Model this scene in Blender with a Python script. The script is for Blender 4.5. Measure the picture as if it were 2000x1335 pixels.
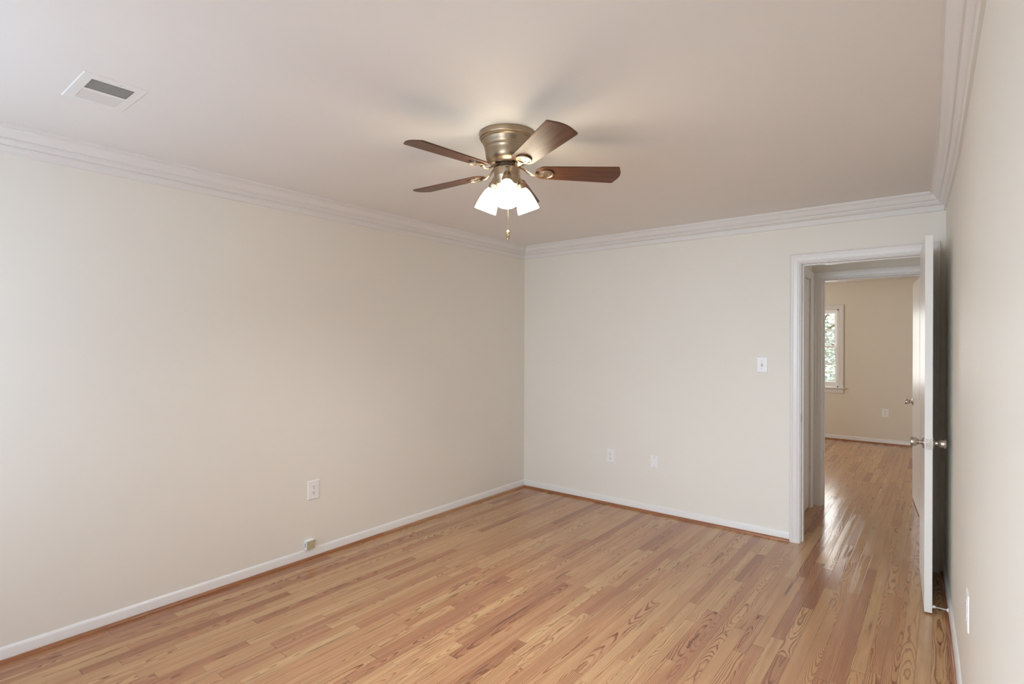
import bpy, bmesh, math, random
from mathutils import Vector, Matrix

for o in list(bpy.data.objects):
    bpy.data.objects.remove(o, do_unlink=True)
SC = bpy.context.scene
COL = SC.collection
R = math.radians
rng = random.Random(7)

# ------------------------------------------------------------------ camera
CAM_H = 1.4526
YAW, ROLL = 0.66903, 0.003
F = Vector((-math.sin(YAW), math.cos(YAW), 0))
RT = Vector((math.cos(YAW), math.sin(YAW), 0))
UP = Vector((0, 0, 1))
R2 = RT * math.cos(ROLL) + UP * math.sin(ROLL)
U2 = -RT * math.sin(ROLL) + UP * math.cos(ROLL)
cam_data = bpy.data.cameras.new('camera')
cam = bpy.data.objects.new('camera', cam_data)
COL.objects.link(cam)
M = Matrix((R2, U2, -F)).transposed().to_4x4()
M.translation = Vector((0, 0, CAM_H))
cam.matrix_world = M
cam_data.sensor_width = 36
cam_data.lens = 1064.787 / 2000 * 36
cam_data.shift_y = 2.05 / 2000
cam_data.clip_start = 0.01
SC.camera = cam

# ------------------------------------------------------------------ view / world / lights
SC.view_settings.view_transform = 'Standard'
SC.view_settings.look = 'None'
SC.view_settings.gamma = 1.0
SC.view_settings.use_curve_mapping = False
SC.view_settings.exposure = 0.05
SC.cycles.use_denoising = True
SC.cycles.max_bounces = 12
SC.cycles.diffuse_bounces = 8
SC.cycles.caustics_reflective = False
SC.cycles.caustics_refractive = False
SC.cycles.sample_clamp_indirect = 8

W = bpy.data.worlds.new('sky')
SC.world = W
W.use_nodes = True
wn = W.node_tree
bg = wn.nodes['Background']
bg.inputs['Color'].default_value = (0.91, 0.955, 1.0, 1)
bg.inputs['Strength'].default_value = 4.0


def opening_light(name, loc, rot, sx, sy, energy, color=(0.93, 0.965, 1.0), spread=180):
    d = bpy.data.lights.new(name, 'AREA')
    d.shape = 'RECTANGLE'
    d.size, d.size_y = sx, sy
    d.energy = energy
    d.color = color
    d.spread = R(spread)
    o = bpy.data.objects.new(name, d)
    COL.objects.link(o)
    o.location = loc
    o.rotation_euler = rot
    return o


REAR_Y = -0.75
# daylight entering by the two windows of the wall behind the camera
opening_light('daylight_rear_left_window', (-2.45, REAR_Y - 0.16, 1.38), (R(90), 0, 0), 1.0, 1.16, 23, (0.46, 0.71, 1.05))
opening_light('daylight_rear_right_window', (-0.85, REAR_Y - 0.16, 1.38), (R(72), 0, 0), 1.0, 1.16, 27.5, (0.71, 0.875, 1.02), 90)
# daylight entering the bedroom by its far window, plus an added unseen side light
opening_light('daylight_bedroom_far_window', (-1.72, 9.80, 1.40), (R(-90), 0, 0), 0.9, 1.1, 17, (1.0, 0.985, 0.95))
opening_light('added_bedroom_side_fill', (-3.45, 7.6, 1.40), (R(90), 0, R(-90)), 1.0, 1.2, 17, (1.0, 0.985, 0.95))
# unseen fill light added at the right end to lift the dim hall
opening_light('added_hall_end_fill', (2.26, 5.05, 1.45), (R(90), 0, R(90)), 0.7, 1.1, 3.0, (1.0, 0.97, 0.86))


# ------------------------------------------------------------------ materials
def mat(name, color=(0.8, 0.8, 0.8), rough=0.5, metal=0.0, spec=0.5, coat=0.0, coat_rough=0.1, emit=None, estr=0.0):
    m = bpy.data.materials.new(name)
    m.use_nodes = True
    b = m.node_tree.nodes['Principled BSDF']
    b.inputs['Base Color'].default_value = (*color, 1)
    b.inputs['Roughness'].default_value = rough
    b.inputs['Metallic'].default_value = metal
    b.inputs['Specular IOR Level'].default_value = spec
    b.inputs['Coat Weight'].default_value = coat
    b.inputs['Coat Roughness'].default_value = coat_rough
    if emit:
        b.inputs['Emission Color'].default_value = (*emit, 1)
        b.inputs['Emission Strength'].default_value = estr
    return m


class NT:
    """small helper for node building"""
    def __init__(self, m):
        self.nt = m.node_tree
        self.n, self.l = self.nt.nodes, self.nt.links

    def val(self, sock, v):
        if isinstance(v, bpy.types.NodeSocket):
            self.l.new(v, sock)
        else:
            sock.default_value = v

    def math(self, op, a, b=0.0, c=None, clamp=False):
        n = self.n.new('ShaderNodeMath')
        n.operation = op
        n.use_clamp = clamp
        self.val(n.inputs[0], a)
        self.val(n.inputs[1], b)
        if c is not None:
            self.val(n.inputs[2], c)
        return n.outputs[0]

    def xyz(self, x, y, z):
        n = self.n.new('ShaderNodeCombineXYZ')
        for i, v in enumerate((x, y, z)):
            self.val(n.inputs[i], v)
        return n.outputs[0]

    def noise(self, vec, scale=1.0, detail=2.0, rough=0.5):
        n = self.n.new('ShaderNodeTexNoise')
        self.l.new(vec, n.inputs['Vector'])
        n.inputs['Scale'].default_value = scale
        n.inputs['Detail'].default_value = detail
        n.inputs['Roughness'].default_value = rough
        return n.outputs['Fac']

    def white(self, vec):
        n = self.n.new('ShaderNodeTexWhiteNoise')
        n.noise_dimensions = '3D'
        self.l.new(vec, n.inputs['Vector'])
        s = self.n.new('ShaderNodeSeparateColor')
        self.l.new(n.outputs['Color'], s.inputs[0])
        return s.outputs[0], s.outputs[1], s.outputs[2]

    def ramp(self, fac, stops):
        n = self.n.new('ShaderNodeValToRGB')
        self.l.new(fac, n.inputs[0])
        e = n.color_ramp.elements
        while len(e) < len(stops):
            e.new(0.5)
        for k, (p, c) in enumerate(stops):
            e[k].position = p
            e[k].color = (*c, 1)
        return n.outputs[0]

    def mix(self, fac, a, b, blend='MIX'):
        n = self.n.new('ShaderNodeMix')
        n.data_type = 'RGBA'
        n.blend_type = blend
        self.val(n.inputs[0], fac)
        self.val(n.inputs[6], a if isinstance(a, bpy.types.NodeSocket) else (*a, 1))
        self.val(n.inputs[7], b if isinstance(b, bpy.types.NodeSocket) else (*b, 1))
        return n.outputs[2]

    def smooth(self, v, lo, hi, a=0.0, b=1.0):
        n = self.n.new('ShaderNodeMapRange')
        n.interpolation_type = 'SMOOTHSTEP'
        self.val(n.inputs[0], v)
        for i, x in enumerate((lo, hi, a, b)):
            n.inputs[i + 1].default_value = x
        return n.outputs[0]


def paint(name, color, rough, bump=0.0, mottled=0.02, scale=180):
    """painted plaster: faint roller texture and very faint mottling"""
    m = mat(name, color, rough)
    t = NT(m)
    tc = t.n.new('ShaderNodeTexCoord').outputs['Object']
    b = t.n['Principled BSDF']
    nz = t.noise(tc, 1.3, 3)
    c2 = tuple(c * (1 - mottled * 2) for c in color)
    t.l.new(t.mix(nz, color, c2), b.inputs['Base Color'])
    if bump:
        bp = t.n.new('ShaderNodeBump')
        bp.inputs['Strength'].default_value = bump
        bp.inputs['Distance'].default_value = 0.001
        t.l.new(t.noise(tc, scale, 2), bp.inputs['Height'])
        t.l.new(bp.outputs[0], b.inputs['Normal'])
    return m


def oak_floor():
    m = mat('oak_strip_floor', rough=0.2)
    t = NT(m)
    b = t.n['Principled BSDF']
    tc = t.n.new('ShaderNodeTexCoord').outputs['Object']
    sp = t.n.new('ShaderNodeSeparateXYZ')
    t.l.new(tc, sp.inputs[0])
    x, y = sp.outputs[0], sp.outputs[1]
    BW = 0.057
    xs = t.math('DIVIDE', t.math('ADD', x, 10.013), BW)
    row = t.math('FLOOR', xs)
    u = t.math('MULTIPLY', t.math('SUBTRACT', t.math('FRACT', xs), 0.5), BW)
    a1, a2, a3 = t.white(t.xyz(row, 3.7, 1.1))
    ln = t.math('MULTIPLY_ADD', a2, 0.7, 0.55)
    yw = t.math('ADD', y, t.math('MULTIPLY', t.math('SINE', t.math('MULTIPLY_ADD', y, 1.9, t.math('MULTIPLY', a3, 40.0))), 0.3))
    ys = t.math('DIVIDE', t.math('ADD', yw, t.math('MULTIPLY_ADD', a1, 9.0, 20.0)), ln)
    idx = t.math('FLOOR', ys)
    v = t.math('MULTIPLY', t.math('FRACT', ys), ln)
    p, q, s = t.white(t.xyz(row, idx, 5.3))
    p2, q2, s2 = t.white(t.xyz(row, idx, 11.9))
    off = t.math('MULTIPLY', p, 57.0)
    yo = t.math('ADD', y, off)
    # the board is a slice through a slightly wandering trunk: rings of r
    nA = t.math('SUBTRACT', t.noise(t.xyz(0.0, t.math('MULTIPLY', yo, 1.25), off), 1.0, 2), 0.5)
    nB = t.math('SUBTRACT', t.noise(t.xyz(t.math('MULTIPLY', u, 22.0), t.math('MULTIPLY', yo, 3.2), off), 1.0, 2), 0.5)
    nC = t.math('SUBTRACT', t.noise(t.xyz(t.math('MULTIPLY', u, 60.0), t.math('MULTIPLY', yo, 48.0), off), 1.0, 2), 0.5)
    xc = t.math('MULTIPLY', t.math('SUBTRACT', q, 0.5), 0.11)
    dx = t.math('ADD', t.math('SUBTRACT', u, xc), t.math('MULTIPLY', nA, 0.03))
    dz = t.math('ADD', t.math('MULTIPLY_ADD', s, 0.055, 0.006), t.math('MULTIPLY', nA, 0.10))
    rr = t.math('SQRT', t.math('ADD', t.math('MULTIPLY', dx, dx), t.math('MULTIPLY', dz, dz)))
    rr = t.math('ADD', rr, t.math('MULTIPLY', nB, 0.010))
    rr = t.math('ADD', rr, t.math('MULTIPLY', nC, 0.0022))
    per = t.math('MULTIPLY_ADD', q2, 0.0034, 0.0036)
    ph = t.math('FRACT', t.math('DIVIDE', rr, per))
    # dark early-wood line with a soft tail on one side
    line = t.math('MULTIPLY', t.smooth(ph, 0.46, 0.88), t.smooth(ph, 0.90, 1.0, 1.0, 0.0))
    wob = t.noise(t.xyz(t.math('MULTIPLY', u, 40.0), t.math('MULTIPLY', yo, 3.0), off), 1.0, 3)
    line = t.math('MULTIPLY', line, t.smooth(wob, 0.28, 0.56))
    # pores
    pore = t.noise(t.xyz(t.math('MULTIPLY', u, 1400.0), t.math('MULTIPLY', yo, 28.0), off), 1.0, 2, 0.6)
    pore = t.smooth(pore, 0.52, 0.74)
    broad = t.noise(t.xyz(t.math('MULTIPLY', u, 30.0), t.math('MULTIPLY', yo, 1.4), off), 1.0, 3)
    base = t.ramp(p2, [(0.0, (0.550, 0.342, 0.172)), (0.30, (0.522, 0.302, 0.149)), (0.58, (0.496, 0.272, 0.135)),
                       (0.80, (0.438, 0.222, 0.114)), (0.94, (0.380, 0.178, 0.096)), (1.0, (0.31, 0.140, 0.072))])
    red = t.mix(t.smooth(broad, 0.42, 0.72, 0.0, 0.5), base, (0.405, 0.190, 0.094))
    pale = t.noise(t.xyz(t.math('MULTIPLY', u, 45.0), t.math('MULTIPLY', yo, 0.9), t.math('ADD', off, 31.0)), 1.0, 3)
    red = t.mix(t.smooth(pale, 0.52, 0.75, 0.0, 0.5), red, (0.560, 0.355, 0.185))
    dark = t.mix(1.0, red, (0.36, 0.23, 0.20), 'MULTIPLY')
    amt = t.math('MULTIPLY', line, t.math('MULTIPLY_ADD', s2, 0.5, 0.5))
    col = t.mix(amt, red, dark)
    col = t.mix(t.math('MULTIPLY', pore, 0.26), col, dark)
    # mineral streaks in a few boards
    mn = t.noise(t.xyz(t.math('MULTIPLY', u, 34.0), t.math('MULTIPLY', yo, 2.2), t.math('ADD', off, 9.0)), 1.0, 3)
    mn = t.math('MULTIPLY', t.smooth(mn, 0.62, 0.74), t.math('GREATER_THAN', q2, 0.55))
    col = t.mix(t.math('MULTIPLY', mn, 0.72), col, (0.115, 0.055, 0.042))
    # seams between boards
    side = t.smooth(t.math('ABSOLUTE', u), BW / 2 - 0.0014, BW / 2 - 0.0005)
    end = t.math('MINIMUM', v, t.math('SUBTRACT', ln, v))
    endl = t.smooth(end, 0.0004, 0.0014, 1.0, 0.0)
    seam = t.math('MAXIMUM', t.math('MULTIPLY', side, 0.55), t.math('MULTIPLY', endl, 0.7))
    col = t.mix(seam, col, (0.10, 0.05, 0.03))
    t.l.new(col, b.inputs['Base Color'])
    rg = t.math('ADD', t.math('MULTIPLY_ADD', broad, 0.07, 0.125), t.math('MULTIPLY', line, 0.05))
    t.l.new(rg, b.inputs['Roughness'])
    b.inputs['Specular IOR Level'].default_value = 0.5
    h = t.math('ADD', t.math('MULTIPLY', line, -0.55), t.math('MULTIPLY', seam, -0.8))
    h = t.math('ADD', h, t.math('MULTIPLY', t.noise(t.xyz(t.math('MULTIPLY', x, 9.0), t.math('MULTIPLY', y, 3.0), 0.0), 1.0, 2), 1.2))
    bp = t.n.new('ShaderNodeBump')
    bp.inputs['Strength'].default_value = 0.22
    bp.inputs['Distance'].default_value = 0.0012
    t.l.new(h, bp.inputs['Height'])
    t.l.new(bp.outputs[0], b.inputs['Normal'])
    return m


def wood(name, c1, c2, axis='X', rough=0.3, coat=0.0, spec=0.5, scale=1.0):
    m = mat(name, c1, rough, coat=coat, spec=spec)
    t = NT(m)
    tc = t.n.new('ShaderNodeTexCoord').outputs['Object']
    sp = t.n.new('ShaderNodeSeparateXYZ')
    t.l.new(tc, sp.inputs[0])
    k = 'XYZ'.index(axis)
    s = [90.0 * scale] * 3
    s[k] = 5.0 * scale
    vec = t.xyz(*[t.math('MULTIPLY', sp.outputs[i], s[i]) for i in range(3)])
    n1 = t.noise(vec, 1.0, 4, 0.6)
    t.l.new(t.mix(t.smooth(n1, 0.3, 0.7), c1, c2), t.n['Principled BSDF'].inputs['Base Color'])
    return m


MAT = {}
MAT['wall'] = paint('cream_wall_paint', (0.815, 0.785, 0.715), 0.55, 0.08)
MAT['bedroom'] = paint('beige_bedroom_paint', (0.785, 0.73, 0.62), 0.55, 0.05)
MAT['ceiling'] = paint('ceiling_paint', (0.82, 0.795, 0.765), 0.8, 0.1)
MAT['trim'] = paint('white_trim_paint', (0.79, 0.768, 0.745), 0.32, 0.0, 0.01)
MAT['door'] = paint('white_door_paint', (0.80, 0.78, 0.75), 0.28, 0.03, 0.01, 40)
MAT['floor'] = oak_floor()
MAT['shoe'] = wood('stained_shoe_wood', (0.36, 0.15, 0.062), (0.24, 0.088, 0.034), 'Y', 0.3)
MAT['shoe_x'] = wood('stained_shoe_wood_across', (0.36, 0.15, 0.062), (0.24, 0.088, 0.034), 'X', 0.3)
MAT['shoe_tan'] = wood('tan_shoe_wood', (0.43, 0.225, 0.11), (0.32, 0.15, 0.07), 'Y', 0.3)
MAT['blade'] = wood('walnut_blade_veneer', (0.135, 0.050, 0.022), (0.070, 0.024, 0.011), 'X', 0.36, spec=0.4)
MAT['plastic'] = mat('white_plastic', (0.86, 0.85, 0.845), 0.3)
MAT['plastic_shadow'] = mat('dark_slot', (0.025, 0.022, 0.02), 0.7)
MAT['beige'] = mat('yellowed_plastic', (0.47, 0.43, 0.27), 0.45)
MAT['nickel'] = mat('satin_nickel', (0.56, 0.50, 0.44), 0.26, 1.0)
MAT['chrome'] = mat('bright_steel', (0.80, 0.79, 0.78), 0.15, 1.0)
MAT['hinge'] = mat('painted_hinge', (0.62, 0.60, 0.55), 0.35)
MAT['screw'] = mat('screw_head', (0.40, 0.38, 0.35), 0.4, 0.8)
MAT['vent'] = mat('white_enamel', (0.80, 0.785, 0.76), 0.4)
MAT['duct'] = mat('dark_sheet_metal', (0.035, 0.033, 0.03), 0.7, 0.2)
MAT['iron'] = mat('dark_motor_iron', (0.13, 0.10, 0.08), 0.4, 0.7)
MAT['rubber'] = mat('white_rubber', (0.75, 0.74, 0.72), 0.6)


def brushed_brass():
    m = mat('antique_brushed_brass', (0.47, 0.34, 0.20), 0.27, 1.0)
    t = NT(m)
    b = t.n['Principled BSDF']
    tc = t.n.new('ShaderNodeTexCoord').outputs['Object']
    sp = t.n.new('ShaderNodeSeparateXYZ')
    t.l.new(tc, sp.inputs[0])
    n1 = t.noise(t.xyz(t.math('MULTIPLY', sp.outputs[0], 3.0), t.math('MULTIPLY', sp.outputs[1], 3.0),
                       t.math('MULTIPLY', sp.outputs[2], 900.0)), 1.0, 2)
    t.l.new(t.mix(n1, (0.46, 0.365, 0.265), (0.33, 0.25, 0.17)), b.inputs['Base Color'])
    t.l.new(t.math('MULTIPLY_ADD', n1, 0.16, 0.28), b.inputs['Roughness'])
    return m


MAT['brass'] = brushed_brass()
MAT['brass_bright'] = mat('polished_brass', (0.62, 0.46, 0.26), 0.16, 1.0)
MAT['shade'] = mat('lit_frosted_glass', (0.9, 0.87, 0.82), 0.35, emit=(1.0, 0.90, 0.68), estr=14.5)
MAT['bulb'] = mat('lit_bulb', (0.9, 0.88, 0.84), 0.3, emit=(0.97, 0.98, 1.0), estr=1850.0)


def leaf_mat(name, c1, c2):
    m = mat(name, c1, 0.5)
    t = NT(m)
    tc = t.n.new('ShaderNodeTexCoord').outputs['Object']
    t.l.new(t.mix(t.noise(tc, 2.0, 3), c1, c2), t.n['Principled BSDF'].inputs['Base Color'])
    return m


MAT['leaf'] = leaf_mat('tree_leaves', (0.36, 0.395, 0.31), (0.52, 0.54, 0.44))
MAT['leaf_hazed'] = leaf_mat('hazed_tree_leaves', (0.44, 0.47, 0.45), (0.58, 0.60, 0.58))  # haze of the view through the lower panes, put into the leaf colour
MAT['bark'] = mat('bark', (0.16, 0.12, 0.09), 0.9)
MAT['lawn'] = leaf_mat('lawn_grass', (0.16, 0.20, 0.12), (0.22, 0.26, 0.17))


def glass():
    m = bpy.data.materials.new('window_glass')
    m.use_nodes = True
    t = NT(m)
    for n in list(t.n):
        t.n.remove(n)
    out = t.n.new('ShaderNodeOutputMaterial')
    tr = t.n.new('ShaderNodeBsdfTransparent')
    gl = t.n.new('ShaderNodeBsdfGlossy')
    gl.inputs['Roughness'].default_value = 0.02
    mx = t.n.new('ShaderNodeMixShader')
    mx.inputs[0].default_value = 0.06
    t.l.new(tr.outputs[0], mx.inputs[1])
    t.l.new(gl.outputs[0], mx.inputs[2])
    t.l.new(mx.outputs[0], out.inputs[0])
    return m


MAT['glass'] = glass()


# ------------------------------------------------------------------ geometry helpers
def box(bm, lo, hi, mtx=None):
    vs = [bm.verts.new((x, y, z)) for x in (lo[0], hi[0]) for y in (lo[1], hi[1]) for z in (lo[2], hi[2])]
    for f in ((0, 1, 3, 2), (4, 6, 7, 5), (0, 4, 5, 1), (2, 3, 7, 6), (0, 2, 6, 4), (1, 5, 7, 3)):
        bm.faces.new([vs[i] for i in f])
    if mtx:
        bmesh.ops.transform(bm, matrix=mtx, verts=vs)
    return vs


def lathe(bm, prof, mtx=Matrix(), n=40, cap=True):
    """revolve (r, z) points round local z"""
    rings = []
    for r, z in prof:
        if r < 1e-6:
            rings.append([bm.verts.new(mtx @ Vector((0, 0, z)))])
        else:
            rings.append([bm.verts.new(mtx @ Vector((r * math.cos(2 * math.pi * k / n), r * math.sin(2 * math.pi * k / n), z))) for k in range(n)])
    for a, b in zip(rings, rings[1:]):
        if len(a) == 1 and len(b) == 1:
            continue
        for k in range(n):
            j = (k + 1) % n
            if len(a) == 1:
                bm.faces.new((a[0], b[j], b[k]))
            elif len(b) == 1:
                bm.faces.new((a[k], a[j], b[0]))
            else:
                bm.faces.new((a[k], a[j], b[j], b[k]))
    if cap:
        for rg in (rings[0], rings[-1]):
            if len(rg) > 2:
                bm.faces.new(rg)


def tube(bm, pts, rad, n=10):
    pts = [Vector(p) for p in pts]
    rads = rad if isinstance(rad, (list, tuple)) else [rad] * len(pts)
    rings = []
    ref = Vector((0.123, 0.456, 0.881)).normalized()
    for i, p in enumerate(pts):
        d = (pts[min(i + 1, len(pts) - 1)] - pts[max(i - 1, 0)]).normalized()
        a = d.cross(ref).normalized()
        b = d.cross(a)
        rings.append([bm.verts.new(p + rads[i] * (a * math.cos(2 * math.pi * k / n) + b * math.sin(2 * math.pi * k / n))) for k in range(n)])
    for a, b in zip(rings, rings[1:]):
        for k in range(n):
            j = (k + 1) % n
            bm.faces.new((a[k], a[j], b[j], b[k]))
    bm.faces.new(rings[0])
    bm.faces.new(rings[-1])


def prism(bm, outline, z0, z1, mtx=Matrix()):
    lo = [bm.verts.new(mtx @ Vector((x, y, z0))) for x, y in outline]
    hi = [bm.verts.new(mtx @ Vector((x, y, z1))) for x, y in outline]
    n = len(outline)
    for k in range(n):
        j = (k + 1) % n
        bm.faces.new((lo[k], lo[j], hi[j], hi[k]))
    bm.faces.new(lo[::-1])
    bm.faces.new(hi)


def sweep(bm, pts, As, Bs, prof):
    """closed profile (s,t) carried along pts: P + s*A + t*B"""
    rings = [[bm.verts.new(p + s * a + t * b) for s, t in prof] for p, a, b in zip(pts, As, Bs)]
    n = len(prof)
    for r0, r1 in zip(rings, rings[1:]):
        for k in range(n):
            j = (k + 1) % n
            bm.faces.new((r0[k], r0[j], r1[j], r1[k]))
    bm.faces.new(rings[0][::-1])
    bm.faces.new(rings[-1])


def obj(name, bm, m, parent=None, smooth=False, bevel=0.0, seg=2, angle=40):
    bmesh.ops.remove_doubles(bm, verts=bm.verts, dist=1e-7)
    bmesh.ops.recalc_face_normals(bm, faces=bm.faces)
    me = bpy.data.meshes.new(name)
    bm.to_mesh(me)
    bm.free()
    me.materials.append(m)
    o = bpy.data.objects.new(name, me)
    COL.objects.link(o)
    if parent:
        o.parent = parent
    if smooth:
        me.polygons.foreach_set('use_smooth', [True] * len(me.polygons))
        me.set_sharp_from_angle(angle=R(angle))
    if bevel:
        b = o.modifiers.new('bevel', 'BEVEL')
        b.width = bevel
        b.segments = seg
        b.limit_method = 'ANGLE'
        b.angle_limit = R(35)
        b.harden_normals = False
    return o


def empty(name, loc=(0, 0, 0), rz=0.0):
    o = bpy.data.objects.new(name, None)
    COL.objects.link(o)
    o.location = loc
    o.rotation_euler = (0, 0, rz)
    o.empty_display_size = 0.1
    return o


def tag(o, label=None, cat=None, group=None, kind=None):
    for k, v in (('label', label), ('category', cat), ('group', group), ('kind', kind)):
        if v:
            o[k] = v
    return o


def struct(name, bm, m, label, cat, parent=None, **kw):
    o = obj(name, bm, m, parent, **kw)
    return tag(o, label, cat, None, 'structure')


BM = bmesh.new

# ------------------------------------------------------------------ dimensions
XL = -3.3375            # left wall
YB = 4.4227             # back wall with the doorway
XR = 0.0128             # right corner
H = 2.42                # ceiling
WT = 0.115              # partition thickness
RIGHT = [(0.0128, YB), (0.0235, 4.15), (0.034, 3.85), (0.046, 3.55), (0.060, 3.1), (0.069, 2.6), (0.076, 2.16),
         (0.083, 1.75), (0.091, 1.2), (0.097, 0.6), (0.10, 0.0), (0.10, REAR_Y)]
D1L, D1R, D1H = -0.812, -0.086, 2.035          # first doorway: jamb faces, head
YH = 5.568                                     # far wall of the hall
D2L, D2R, D2H = -0.850, -0.140, 2.030          # second doorway
YF = 9.58                                      # far wall of the bedroom
HB = 2.385                                     # bedroom ceiling
XC = -0.928                                    # closet wall at the end of the hall

# ------------------------------------------------------------------ shell
bm = BM(); box(bm, (-3.6, REAR_Y - 0.2, -0.08), (4.2, YF + 0.15, 0.0))
struct('floor', bm, MAT['floor'], 'glossy red oak strip floor running through room, hall and far bedroom', 'floor')

VX0, VX1, VY0, VY1 = -2.690, -2.440, 0.600, 0.760      # hole of the air duct
bm = BM()
c0, c1, y0, y1 = -3.6, 4.2, REAR_Y - 0.2, YH + 0.06
box(bm, (c0, y0, H), (VX0, y1, H + 0.1)); box(bm, (VX1, y0, H), (c1, y1, H + 0.1))
box(bm, (VX0, y0, H), (VX1, VY0, H + 0.1)); box(bm, (VX0, VY1, H), (VX1, y1, H + 0.1))
struct('ceiling', bm, MAT['ceiling'], 'flat off-white ceiling carrying the fan', 'ceiling')
bm = BM(); box(bm, (-3.6, YH + 0.06, HB), (4.2, YF + 0.15, HB + 0.1))
struct('ceiling_bedroom', bm, MAT['ceiling'], 'pale ceiling of the bedroom seen through the doorways', 'ceiling')

bm = BM(); box(bm, (XL - 0.15, REAR_Y - 0.2, 0), (XL, YB + WT, H))
struct('wall_left', bm, MAT['wall'], 'long cream wall on the left', 'wall')
bm = BM()
box(bm, (XL, YB, 0), (D1L - 0.02, YB + WT, H)); box(bm, (D1L - 0.02, YB, D1H + 0.02), (D1R + 0.02, YB + WT, H))
box(bm, (D1R + 0.02, YB, 0), (4.1, YB + WT, H))
struct('wall_back', bm, MAT['wall'], 'cream end wall with the open doorway', 'wall')
bm = BM()
prism(bm, [(x, y) for x, y in RIGHT] + [(0.30, REAR_Y), (0.30, YB)], 0, H)
struct('wall_right', bm, MAT['wall'], 'bright cream wall along the right edge behind the open door', 'wall')
# rear wall with two window openings (behind the camera)
RW = [(-2.95, -1.95), (-1.35, -0.35)]
bm = BM()
xs = [XL, RW[0][0], RW[0][1], RW[1][0], RW[1][1], 0.3]
for a, b in ((xs[0], xs[1]), (xs[2], xs[3]), (xs[4], xs[5])):
    box(bm, (a, REAR_Y - 0.15, 0), (b, REAR_Y, H))
for a, b in RW:
    box(bm, (a, REAR_Y - 0.15, 0), (b, REAR_Y, 0.80)); box(bm, (a, REAR_Y - 0.15, 1.98), (b, REAR_Y, H))
struct('wall_rear', bm, MAT['wall'], 'cream wall with two windows at the near end of the room', 'wall')
# hall
bm = BM()
box(bm, (-3.2, YH, 0), (D2L - 0.02, YH + WT, H)); box(bm, (D2L - 0.02, YH, D2H + 0.02), (D2R + 0.02, YH + WT, H))
box(bm, (D2R + 0.02, YH, 0), (4.1, YH + WT, H))
struct('wall_hall_far', bm, MAT['wall'], 'shaded hall wall holding the second doorway', 'wall')
CY0, CY1 = 4.66, 5.452                          # closet door opening
bm = BM()
box(bm, (XC - 0.1, YB + WT, 0), (XC, CY0, H)); box(bm, (XC - 0.1, CY1, 0), (XC, YH, H))
box(bm, (XC - 0.1, CY0, 2.03), (XC, CY1, H)); box(bm, (XC - 0.6, CY0 - 0.05, 0), (XC - 0.5, CY1 + 0.05, H))
struct('wall_hall_left', bm, MAT['wall'], 'short wall at the end of the hall around the closet door', 'wall')
bm = BM()
box(bm, (2.2, YB + WT, 0), (2.3, 4.68, H)); box(bm, (2.2, 5.42, 0), (2.3, YH, H))
box(bm, (2.2, 4.68, 0), (2.3, 5.42, 0.88)); box(bm, (2.2, 4.68, 2.02), (2.3, 5.42, H))  # opening added for the unseen hall fill light
struct('wall_hall_right', bm, MAT['wall'], 'far right end of the hall, hidden by the door', 'wall')
# bedroom
WX0, WX1, WZ0, WZ1 = -2.155, -1.245, 0.795, 1.985
bm = BM()
box(bm, (-3.3, YF, 0), (WX0, YF + 0.15, HB)); box(bm, (WX1, YF, 0), (1.0, YF + 0.15, HB))
box(bm, (WX0, YF, 0), (WX1, YF + 0.15, WZ0)); box(bm, (WX0, YF, WZ1), (WX1, YF + 0.15, HB))
struct('wall_bedroom_far', bm, MAT['bedroom'], 'beige far bedroom wall with the window', 'wall')
bm = BM()
box(bm, (-3.3, YH + WT, 0), (-3.2, 7.1, HB)); box(bm, (-3.3, 8.1, 0), (-3.2, YF, HB))
box(bm, (-3.3, 7.1, 0), (-3.2, 8.1, 0.80)); box(bm, (-3.3, 7.1, 2.0), (-3.2, 8.1, HB))  # opening added for the unseen side light
struct('wall_bedroom_left', bm, MAT['bedroom'], 'bedroom side wall with an opening for the added light, out of sight', 'wall')
bm = BM(); box(bm, (0.55, YH + WT, 0), (0.65, YF, HB))
struct('wall_bedroom_right', bm, MAT['bedroom'], 'bedroom wall behind the far open door', 'wall')

# ------------------------------------------------------------------ mouldings along the walls
ROOM = [Vector((XL, REAR_Y, 0)), Vector((XL, YB, 0))] + [Vector((x, y, 0)) for x, y in RIGHT]


def miters(pts):
    out = []
    for i, p in enumerate(pts):
        ns = []
        for a, b in ((i - 1, i), (i, i + 1)):
            if a >= 0 and b < len(pts):
                d = (pts[b] - pts[a]).normalized()
                ns.append(Vector((d.y, -d.x, 0)))      # inward = right of travel
        if len(ns) == 1:
            out.append(ns[0])
        else:
            m = (ns[0] + ns[1]).normalized()
            out.append(m / max(0.2, m.dot(ns[0])))
    return out


MIT = miters(ROOM)
CROWN = [(0, 2.302), (0.010, 2.302), (0.0135, 2.305), (0.0135, 2.309), (0.0115, 2.310), (0.0115, 2.333), (0.0135, 2.334), (0.0135, 2.339),
         (0.011, 2.341), (0.020, 2.343), (0.026, 2.348), (0.031, 2.354), (0.033, 2.3575), (0.040, 2.358), (0.0405, 2.364), (0.0375, 2.3655),
         (0.043, 2.368), (0.048, 2.372), (0.053, 2.378), (0.057, 2.386), (0.061, 2.394), (0.067, 2.400), (0.074, 2.4035), (0.074, 2.4075),
         (0.083, 2.4085), (0.083, H), (0, H)]
BASE = [(0, 0), (0.013, 0), (0.013, 0.050), (0.0115, 0.0535), (0.0115, 0.0555), (0.0095, 0.0615), (0.006, 0.067), (0.002, 0.0705), (0, 0.071)]
SHOE = [(0.013, 0), (0.029, 0), (0.0285, 0.005), (0.0265, 0.010), (0.0225, 0.0145), (0.018, 0.0172), (0.013, 0.018)]


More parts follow.
